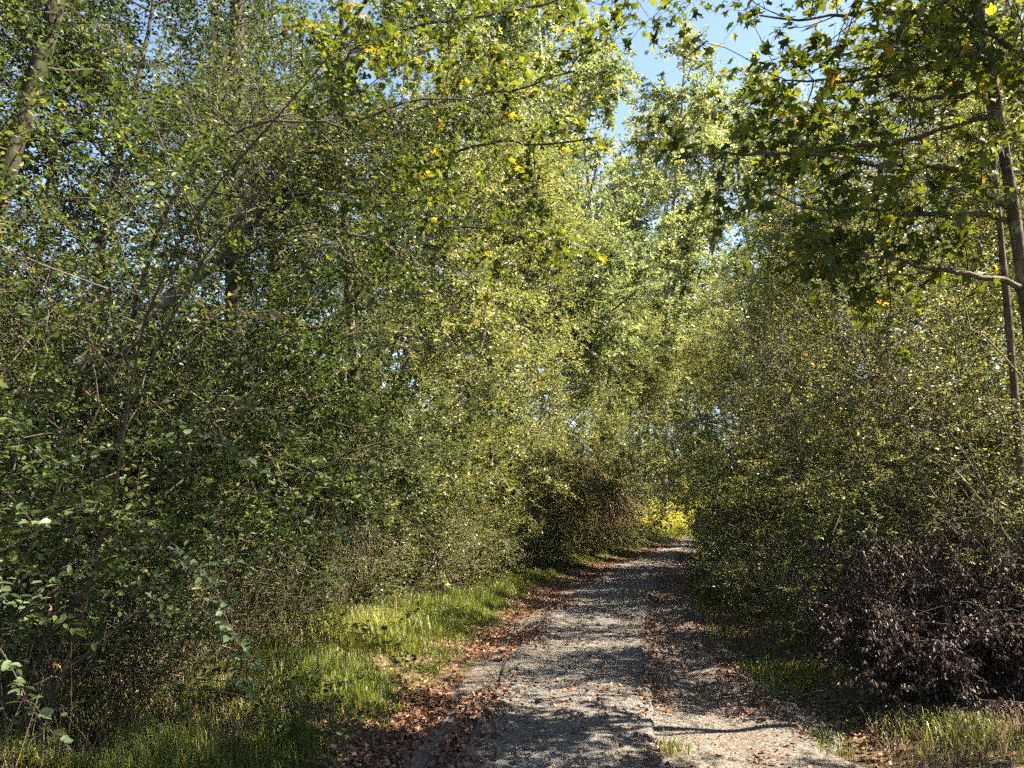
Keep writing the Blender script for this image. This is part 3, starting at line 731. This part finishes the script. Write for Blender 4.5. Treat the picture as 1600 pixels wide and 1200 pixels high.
# foreground privet on the left with drooping shoots
fore = shrub_parts(204, h=4.6, spread=2.1, stems=18, br=15, tw=14, per=22, leaf=0.037, aspect=0.62, leafmat='leaf_dark', template=LEAF5, tag='fore', stemmat='twig_dark', twshow=0.25, r0=0.012, low=0.05, arch=0.14, twl=(0.25, 0.55))
fp = place(fore, 'foreground_privet', 'big dark green privet filling the left foreground with drooping pale shoots coloured as if sunlit', 'shrub', (-4.4, 3.9, gz(-4.4, 3.9)))
SHOOTS = [
    [(-1.81, 2.70, 1.35), (-1.71, 2.65, 1.22), (-1.62, 2.60, 1.12), (-1.57, 2.60, 1.05), (-1.48, 2.60, 1.05)],
    [(-1.55, 2.60, 1.08), (-1.55, 2.55, 1.02), (-1.60, 2.55, 0.97), (-1.46, 2.50, 0.97)],
    [(-2.65, 2.80, 1.76), (-2.42, 2.75, 1.86), (-2.23, 2.70, 1.88), (-2.10, 2.70, 1.84), (-1.99, 2.70, 1.87), (-1.95, 2.70, 1.96)],
    [(-1.95, 3.00, 1.87), (-1.80, 2.95, 1.77), (-1.65, 2.90, 1.72), (-1.57, 2.90, 1.74)],
    [(-1.72, 3.40, 1.53), (-1.56, 3.35, 1.48), (-1.45, 3.30, 1.45), (-1.35, 3.30, 1.48)],
    [(-1.23, 3.80, 2.46), (-1.08, 3.70, 2.39), (-0.93, 3.60, 2.31), (-0.77, 3.60, 2.30)],
    [(-2.11, 3.00, 1.35), (-1.95, 2.95, 1.38), (-1.80, 2.90, 1.36), (-1.71, 2.90, 1.39)],
    [(-2.52, 2.60, 1.52), (-2.38, 2.60, 1.60), (-2.27, 2.60, 1.62)],
    [(-1.13, 4.20, 3.31), (-0.95, 4.10, 3.23), (-0.79, 4.00, 3.11), (-0.68, 4.00, 3.12)],
    [(-2.40, 2.40, 1.23), (-2.28, 2.40, 1.35), (-2.18, 2.40, 1.39)],
    [(-1.82, 3.60, 3.28), (-1.48, 3.50, 3.10), (-1.24, 3.40, 2.88)],
    [(-1.90, 3.10, 2.05), (-1.68, 3.00, 1.92), (-1.47, 3.00, 1.89)],
    [(-2.06, 2.20, 0.93), (-1.99, 2.20, 0.90), (-1.93, 2.20, 0.86)],
]
rng = np.random.default_rng(77)
for s_ in SHOOTS:
    pts = np.asarray(s_)
    back = pts[0] + np.array([[-1.15, 0.75, 0.12], [-0.8, 0.5, 0.22], [-0.4, 0.25, 0.14]])   # the woody stalk back into the bush
    C = resample(np.concatenate([back, pts]), 22) - np.asarray(fp.location)
    a = Acc(); add_tubes(a, C[None], taper(1, 22, 0.004, 0.0014), 5)
    sh = mesh_obj('shoot', a.build('shoot', 'twig_dark'), fp)
    L_ = np.linalg.norm(np.diff(C, axis=0), axis=1).sum()
    P, d, nrm, sz, r = leaves_on(rng, None, C[None], int(0.45 * L_ / 0.020), 0.039, 0.62, LEAF_OVAL, up=0.9, t0=0.58, jit=0.013, rlo=0.35, rhi=0.95)
    leaf_objects(sh, P, d, nrm, sz, r, 0.66, 'oval_leaf', LEAF_OVAL, 'leaf_shoot')

# dead purple-brown bush on the right verge
dead = shrub_parts(211, h=1.75, spread=1.75, stems=20, br=14, tw=12, per=18, leaf=0.05, aspect=0.5, leafmat='leaf_purple', tag='dead_bush', r0=0.012, low=0.03, stemmat='twig_dark', up=0.1, droop=1.2, twl=(0.12, 0.36), twr=0.0026, twshow=0.5)
place(dead, 'dead_bush', 'dead bush with hanging dark purple-brown leaves at the lane edge', 'bush', (1.76, 7.05, gz(1.76, 7.05)), 0.4, (0.60, 0.62, 0.66))
dead2 = thing('dead_bush', 'smaller withered bush behind the purple-brown one at the picture edge', 'bush', (2.35, 7.2, gz(2.35, 7.2)), 2.1, (0.5, 0.5, 0.62))
for n_, m_, k_ in dead: mesh_obj(n_, m_, dead2, kind=k_)
# arching bare-stemmed shrub above it
hero_tree('arching_shrub', 'shrub with long arching bare stems above the dead bush', 'shrub',
    [(3.0, 7.5, 0.0), (2.9, 7.5, 0.6), (2.73, 7.60, 1.16), (2.51, 7.70, 1.64), (2.26, 7.80, 2.05), (1.91, 8.00, 2.49), (1.56, 8.20, 2.72), (1.12, 8.40, 2.91), (0.76, 8.60, 3.01)], 0.026,
    [[(2.95, 7.4, 0.5), (2.84, 7.40, 1.07), (2.51, 7.40, 1.59), (2.26, 7.40, 2.14), (1.97, 7.50, 2.72), (1.70, 7.60, 3.11), (1.37, 7.80, 3.55)],
     [(2.75, 7.3, 0.5), (2.53, 7.20, 1.08), (2.14, 7.20, 1.43), (1.91, 7.30, 1.91), (1.75, 7.40, 2.20), (1.68, 7.50, 2.38)],
     [(2.95, 7.6, 0.4), (2.9, 7.7, 1.5), (2.8, 7.9, 2.5), (2.5, 8.1, 3.2), (2.1, 8.3, 3.6)],
     [(2.9, 7.5, 0.4), (2.5, 7.6, 1.2), (2.0, 7.9, 1.7), (1.5, 8.2, 1.9), (1.1, 8.5, 1.8)],
     [(3.0, 7.5, 0.4), (3.0, 7.3, 1.6), (2.8, 7.2, 2.6), (2.4, 7.2, 3.2), (1.9, 7.3, 3.4)]],
    0.015, 107, 0.036, 0.55, 'oval_leaf', LEAF_OVAL, 'leaf_yellow', n_sub=16, n_tw=5, per=7, sublen=(0.35, 0.9), auto=14, autolen=0.9, singles=60, bark='twig')

# dead vine curtain hanging over the left row
rng = np.random.default_rng(301)
def dead_curtain(name, label, loc, rad, drop, n, seed):
    rng = np.random.default_rng(seed)
    th = rng.uniform(0, 6.28, n); rr_ = np.sqrt(rng.random(n)) * rad
    rr_ = rr_ * (0.6 + 0.8 * vnoise(th * 2.2, th * 0 + 3))
    st = np.stack([np.cos(th) * rr_, np.sin(th) * rr_, 0.8 * rad * np.sqrt(np.clip(1 - (rr_ / rad) ** 2, 0, 1))], -1)
    d = np.stack([np.cos(th) * rr_ / rad, np.sin(th) * rr_ / rad, 0.3 - rr_ / rad], -1) + rng.normal(0, 0.25, (n, 3))
    C = grow(rng, st, d, drop * rng.uniform(0.2, 1.0, n), 8, 0.34, (0, 0, -0.26))
    a = Acc(); add_tubes(a, C, taper(n, 8, 0.007, 0.0035), 3, rnd=rng.random(n))
    lv = Acc(); leaves_on(rng, lv, C, 14, 0.07, 0.3, LEAF4, up=0.1, droop=1.2)
    t = thing(name, label, 'vine', loc)
    mesh_obj('strands', a.build(name + '_strands', 'vine_dead'), t, kind='stuff')
    mesh_obj('dry_leaves', lv.build(name + '_leaves', 'vine_dead', smooth=False), t, kind='stuff')
dead_curtain('dead_vine', 'brown dead vine curtain hanging over the bushes midway down the lane', (-3.4, 22.5, 1.7), 1.25, 2.4, 900, 302)

# end of the lane
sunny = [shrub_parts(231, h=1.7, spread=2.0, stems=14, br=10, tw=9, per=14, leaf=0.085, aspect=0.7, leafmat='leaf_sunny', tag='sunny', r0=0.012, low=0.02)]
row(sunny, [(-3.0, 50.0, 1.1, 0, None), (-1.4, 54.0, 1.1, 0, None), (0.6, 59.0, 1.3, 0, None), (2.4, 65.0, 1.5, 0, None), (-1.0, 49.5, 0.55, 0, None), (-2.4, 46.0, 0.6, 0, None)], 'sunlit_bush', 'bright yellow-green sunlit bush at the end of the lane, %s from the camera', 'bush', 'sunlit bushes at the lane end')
row(yellow_tree, [(-1.6, 72, 0.8, 0, 'leaf_orange'), (0.6, 78, 0.9, 1, 'leaf_orange')], 'autumn_tree', 'small orange-brown autumn tree past the bend, %s from the camera', 'tree', 'autumn trees past the bend')
row(yellow_tree, [(-2.4, 63, 0.95, 1, None), (0.4, 70, 1.05, 0, None), (3.8, 58, 0.9, 1, None)], 'sunlit_tree', 'sunlit yellow-green tree closing the far opening, %s from the camera', 'tree', 'sunlit trees closing the far opening')
row(sapling, [(1.9, 80, 1.0, 1, None), (5.5, 72, 0.9, 0, None)], 'far_tree', 'dark blue-green tree beyond the bend, %s from the camera', 'tree', 'dark trees beyond the bend')
a = Acc(); add_tubes(a, np.array([[[0.9, 70, -0.3], [0.9, 70, 3.5], [0.9, 70, 7.5]]]), np.array([[0.14, 0.13, 0.11]]), 10)
pt = thing('utility_pole', 'thin wooden pole beyond the bend of the lane', 'pole', (0, 0, 0)); mesh_obj('shaft', a.build('pole_shaft', 'bark_pale'), pt)
a = Acc(); add_tubes(a, np.array([[[0.0, 70, 6.9], [0.9, 70, 6.9], [1.8, 70, 6.9]]]), np.array([[0.05, 0.05, 0.05]]), 6); mesh_obj('crossarm', a.build('pole_crossarm', 'bark_pale'), pt)

# far wood all round, one mass
rng = np.random.default_rng(401)
n = 36000
th = rng.uniform(-math.pi, math.pi, n); clump = fbm(th * 9 + 40, th * 0 + 3.3, 3)
rad = 88 + 26 * rng.random(n) + 12 * fbm(th * 5 + 60, th * 0 + 1.1, 2)
hmax = 4.5 + 9 * clump
z = hmax * rng.random(n) ** 0.8
P = np.stack([np.sin(th) * rad, 20 + np.cos(th) * rad, z], -1)
P[:, 2] += ground_h(P[:, 0], P[:, 1]) - 0.1
a = Acc(); add_leaves(a, P, rng.normal(0, 1, (n, 3)), rng.normal(0, 1, (n, 3)), rng.uniform(0.7, 1.5, n), 0.8, np.clip(rng.beta(2, 2.4, n) + (clump - 0.5) * 0.5, 0, 1), LEAF4)
props(mesh_obj('far_woods', a.build('far_woods', 'leaf_olive', smooth=False)), 'distant belt of woodland seen through the gaps', 'woods', kind='stuff')

# ------------------------------------------------------------------ ground cover
def blades(acc, rng, x, y, z, length, width, r, bend=0.55):
    n = len(x)
    az_ = rng.uniform(0, 6.28, n)
    h_ = np.stack([np.cos(az_), np.sin(az_), 0 * az_], -1); side = np.stack([-np.sin(az_), np.cos(az_), 0 * az_], -1)
    P0 = np.stack([x, y, z], -1)
    b = rng.uniform(0.15, 1.0, n)[:, None] * bend; L_ = length[:, None]; w = width[:, None]
    P1 = P0 + h_ * L_ * 0.16 * b + np.array([0, 0, 1.0]) * L_ * 0.45
    P2 = P0 + h_ * L_ * 0.50 * b + np.array([0, 0, 1.0]) * L_ * (0.84 - 0.25 * b)
    P3 = P0 + h_ * L_ * 1.0 * b + np.array([0, 0, 1.0]) * L_ * (1.02 - 0.75 * b)
    V = np.stack([P0 - side * w, P0 + side * w, P1 + side * w * 0.9, P1 - side * w * 0.9, P2 + side * w * 0.6, P2 - side * w * 0.6, P3], 1)
    i = (np.arange(n) * 7)[:, None]
    acc.add(V.reshape(-1, 3), [np.concatenate([i + np.array([[0, 1, 2, 3]]), i + np.array([[3, 2, 4, 5]])]), i + np.array([[5, 4, 6]])], np.repeat(r, 7))

rng = np.random.default_rng(501)
acc = Acc()
def scatter_grass(n, y0, y1, xlo, xhi, lmin, lmax, thr, pw=1.6):
    y = y0 + (y1 - y0) * rng.random(n) ** pw
    u = rng.random(n)
    lo, hi = xlo(y), xhi(y)
    x = lo + (hi - lo) * u
    cl = fbm(x * 1.7 + 11, y * 1.7, 3) + 0.25 * fbm(x * 7, y * 7, 2)
    k = cl > thr + 0.22 * rng.random(n)
    x, y, cl = x[k], y[k], cl[k]
    ed = np.clip((hi[k] - x) / 0.5, 0.25, 1)
    L_ = (lmin + (lmax - lmin) * np.clip((cl - thr) * 2.2, 0, 1) * rng.uniform(0.5, 1.2, len(x))) * ed
    r = np.clip(rng.beta(2, 2.6, len(x)) + 0.3 * (fbm(x * 0.9, y * 0.9, 2) - 0.5), 0, 1)
    blades(acc, rng, x, y, ground_h(x, y) - 0.04, L_, np.clip(0.0022 + 0.00016 * y, 0, 0.006) * rng.uniform(0.7, 1.4, len(x)), r)
scatter_grass(62000, 3.6, 13, lambda y: road_l(y) - 2.5, lambda y: road_l(y) - 0.45, 0.06, 0.30, 0.33, 1.4)
scatter_grass(26000, 13, 40, lambda y: road_l(y) - 2.0, lambda y: road_l(y) - 0.45, 0.08, 0.26, 0.45, 1.4)
scatter_grass(22000, 4.5, 36, lambda y: road_r(y) - 0.02, lambda y: road_r(y) + 1.5, 0.05, 0.22, 0.48, 1.8)
scatter_grass(9000, 40, 66, lambda y: road_l(y) - 6.0, lambda y: road_l(y) - 0.2, 0.2, 0.5, 0.25, 1.0)
props(mesh_obj('verge_grass', acc.build('verge_grass', 'grass')), 'green grass growing along both edges of the lane', 'grass', kind='stuff')

def tuft(name, label, x, y, n, rad, lmin, lmax, seed, mat='grass', rlo=0.2, rhi=0.95):
    rng = np.random.default_rng(seed)
    xx = rng.normal(0, rad * 0.5, n); yy = rng.normal(0, rad * 0.5, n)
    a = Acc(); blades(a, rng, xx, yy, np.zeros(n) - 0.02, rng.uniform(lmin, lmax, n), rng.uniform(0.002, 0.0045, n), rlo + (rhi - rlo) * rng.random(n), bend=0.9)
    z0 = float(surf_z(np.array([x]), np.array([y]))[0])
    o = mesh_obj(name, a.build(name, mat), None, (x, y, z0))
    props(o, label, 'grass', kind='stuff')
tuft('grass_tuft', 'bright arching grass tuft lit by the sun on the wide verge', -3.65, 8.3, 700, 0.55, 0.25, 0.52, 502, rlo=0.45)
tuft('grass_tuft', 'small grass tuft growing at the broken pavement edge', -0.20, 5.55, 130, 0.16, 0.06, 0.16, 503)
tuft('grass_tuft', 'fine grass tuft at the foot of the dead bush', 0.98, 8.1, 350, 0.38, 0.10, 0.26, 504)
tuft('grass_tuft', 'pale grass tuft beside the lane in the lower right corner', 1.55, 6.1, 260, 0.32, 0.10, 0.24, 505)

# dry canes and tangled dry grass
rng = np.random.default_rng(511)
def canes(name, label, cat, n, xr, yr, hr, seed, lean=0.16, mat='dry_stem', r0=0.006):
    rng = np.random.default_rng(seed)
    x = rng.uniform(xr[0], xr[1], n); y = rng.uniform(yr[0], yr[1], n)
    st = np.stack([x, y, ground_h(x, y) - 0.05], -1)
    d = np.stack([rng.normal(0, lean, n), rng.normal(0, lean, n), np.ones(n)], -1)
    C = grow(rng, st, d, rng.uniform(hr[0], hr[1], n), 6, 0.07, (0, 0, 0))
    a = Acc(); add_tubes(a, C, taper(n, 6, rng.uniform(0.4, 1.0, n) * r0, 0.0015), 4, rnd=0.62 * rng.beta(1.3, 3, n))
    props(mesh_obj(name, a.build(name, mat)), label, cat, kind='stuff')
canes('dry_canes', 'thicket of bare brown canes behind the grass verge', 'canes', 800, (-6.6, -4.35), (6.2, 12.0), (0.7, 2.0), 512)
canes('dry_stems', 'bare dry stems under the left foreground privet', 'stems', 420, (-5.2, -3.2), (3.2, 6.4), (0.4, 1.4), 513, lean=0.5, r0=0.005)
canes('dry_stems', 'bare dry stems standing among the bushes by the dead bush', 'stems', 300, (1.4, 3.3), (6.8, 9.8), (0.4, 1.7), 514, lean=0.5, r0=0.005)
acc = Acc(); rng = np.random.default_rng(515)
for (n, x0, x1, y0, y1, l0, l1) in [(3600, -4.8, -2.55, 3.0, 5.6, 0.12, 0.38), (3000, 1.15, 2.9, 4.9, 6.3, 0.06, 0.24), (4000, -5.6, -4.0, 6.0, 12, 0.15, 0.45)]:
    x = rng.uniform(x0, x1, n); y = rng.uniform(y0, y1, n)
    k = fbm(x * 1.5 + 3, y * 1.5 + 7, 3) > 0.38
    x, y = x[k], y[k]
    blades(acc, rng, x, y, ground_h(x, y) - 0.04, rng.uniform(l0, l1, len(x)), rng.uniform(0.0012, 0.003, len(x)), rng.beta(1.6, 2.6, len(x)), bend=1.1)
props(mesh_obj('dry_grass', acc.build('dry_grass', 'dry_stem')), 'tangled dry brown grass at the foot of the bushes', 'dry grass', kind='stuff')

# fallen leaves: the mass, then the large near ones singly
rng = np.random.default_rng(521)
def litter_xy(n):
    y = 3.4 + 36 * rng.random(n) ** 1.9
    c = rng.choice(5, n, p=[0.46, 0.26, 0.07, 0.17, 0.04])
    l, r = road_l(y), road_r(y)
    x = np.where(c == 4, pave_r(y) + 0.07 + rng.normal(0, 0.09, n), np.where(c == 0, l - 0.16 + rng.normal(0, 0.27, n), np.where(c == 1, r + 0.12 + rng.normal(0, 0.36, n), np.where(c == 2, l + (r - l) * rng.random(n), np.where(c == 3, l - 0.3 - 2.6 * rng.random(n) ** 1.5, r + 0.4 + 2.5 * rng.random(n))))))
    k = (fbm(x * 1.3 + 21, y * 0.8 + 4, 3) + 0.15 * rng.random(n) > 0.45) | (c == 3)
    return x[k], y[k]
x, y = litter_xy(54000)
n = len(x)
a = Acc()
CRUMPLE = (LEAF6[0][:6] * np.array([1, 1.5, 3.0]), LEAF5[1])
add_leaves(a, np.stack([x, y, surf_z(x, y) + rng.uniform(0.004, 0.03, n)], -1), np.stack([rng.normal(0, 1, n), rng.normal(0, 1, n), rng.normal(0, 0.25, n)], -1), np.stack([rng.normal(0, 0.4, n), rng.normal(0, 0.4, n), np.ones(n)], -1), rng.uniform(0.018, 0.048, n), 0.75, rng.beta(1.6, 2.2, n), CRUMPLE)
props(mesh_obj('fallen_leaves', a.build('fallen_leaves', 'leaf_dead', smooth=False)), 'brown leaf litter along both edges of the lane', 'leaf litter', kind='stuff')

def fallen(n, where, label, group, seed):
    rng = np.random.default_rng(seed)
    y = 4.7 + 4.6 * rng.random(n) ** 1.5
    x = where(rng, y)
    z = surf_z(x, y) + 0.012
    for i in range(n):
        lev = [0.2, 0.35, 0.45, 0.55, 0.7, 0.9][rng.integers(6)]
        tpl = rng.integers(3)
        o = mesh_obj('fallen_leaf', leaf_mesh('dry_leaf%s' % 'abc'[tpl], [LEAF_CURL, LEAF_STAR, CRUMPLE][tpl], 'leaf_dead', lev))
        s_ = rng.uniform(0.038, 0.070)
        o.location = (x[i], y[i], z[i]); o.scale = (s_, s_ * rng.uniform(0.7, 1.1), s_)
        o.rotation_euler = (rng.normal(0, 0.35), rng.normal(0, 0.35), rng.uniform(0, 6.28))
        props(o, label, 'leaf', group)
fallen(120, lambda g, y: road_l(y) - 0.15 + g.normal(0, 0.26, len(y)), 'single curled brown leaf lying in the litter between grass and pavement', 'large fallen leaves on the verge side', 531)
fallen(90, lambda g, y: road_r(y) + 0.20 + g.normal(0, 0.28, len(y)), 'single curled brown leaf lying between the gravel and the dead bush', 'large fallen leaves on the dead bush side', 532)
fallen(40, lambda g, y: road_l(y) + 0.3 + (road_r(y) - road_l(y) - 0.5) * g.random(len(y)), 'single dry leaf lying out on the bare lane surface', 'large fallen leaves on the lane', 533)

# dry leaves caught in the foliage
DRY = [((-1.16, 3.60, 2.60), 0.09, 0.55, 'rusty dead leaf caught in the twigs left of the lane, above the pale shoot'), ((-1.90, 3.20, 2.53), 0.10, 0.75, 'tan curled dead leaf hanging beside the pale branch'),
       ((-1.68, 3.60, 2.93), 0.07, 0.7, 'orange dead leaf caught high in the left foliage'), ((-1.48, 3.30, 2.06), 0.08, 0.3, 'dark brown dead leaf caught low in the left foliage'),
       ((-2.34, 2.50, 1.26), 0.07, 0.45, 'dark reddish dead leaf at the lower left edge'), ((-2.39, 2.60, 1.03), 0.07, 0.95, 'pale tan dead leaf resting on the dry stems at lower left'),
       ((-2.41, 2.90, 2.21), 0.05, 0.7, 'small pinkish dead leaf by the slanting trunk'), ((-2.40, 2.80, 1.88), 0.06, 0.4, 'small brown dead leaf beside the pale left shoot')]
for i, (loc, s_, lev, lab) in enumerate(DRY):
    o = mesh_obj('dead_leaf', leaf_mesh('dry_leafa', LEAF_CURL, 'leaf_dead', lev), None, loc)
    s_ *= 0.72; o.scale = (s_, s_ * 0.7, s_); o.rotation_euler = (1.2 + 0.3 * i, 0.5 * i, 0.8 * i)
    props(o, lab, 'leaf', 'dead leaves caught in foliage')

# sticks
def stick(label, pts, r):
    a = Acc(); pts = np.asarray(pts, float); C = resample(pts, 9)
    add_tubes(a, (C - pts[0])[None], taper(1, 9, r, r * 0.5), 6)
    props(mesh_obj('fallen_stick', a.build('fallen_stick', 'twig'), None, tuple(pts[0])), label, 'stick', 'dead sticks')
stick('pale dead stick leaning out of the low brush beside the lane', [(0.72, 11.6, 0.05), (0.62, 11.5, 0.35), (0.45, 11.4, 0.72)], 0.012)
stick('thin bent dead stalk arching over the bright grass tuft', [(-2.95, 8.4, 0.1), (-2.98, 8.4, 0.42), (-3.1, 8.4, 0.5), (-3.5, 8.4, 0.36)], 0.006)

# loose stones on the lane
rng = np.random.default_rng(541)
n = 14000
y = 3.6 + 24 * rng.random(n) ** 2.0
x = road_l(y) + (road_r(y) - road_l(y)) * rng.random(n)
OCT = (np.array([[1, 0, 0], [-1, 0, 0], [0, 1, 0], [0, -1, 0], [0, 0, 0.7], [0, 0, -0.7]], float), np.array([[0, 2, 4], [2, 1, 4], [1, 3, 4], [3, 0, 4], [2, 0, 5], [1, 2, 5], [3, 1, 5], [0, 3, 5]]))
a = Acc()
d_ = rng.normal(0, 1, (n, 3)); d_[:, 2] *= 0.3
add_leaves(a, np.stack([x, y, surf_z(x, y) + 0.002], -1), d_, np.tile([0.05, 0.02, 1.0], (n, 1)) + rng.normal(0, 0.25, (n, 3)), 0.003 + 0.012 * rng.random(n) ** 3, rng.uniform(0.6, 1.0, n), rng.random(n), OCT)
props(mesh_obj('loose_stones', a.build('loose_stones', 'asphalt', smooth=False)), 'loose small stones scattered over the lane surface', 'gravel', kind='stuff')
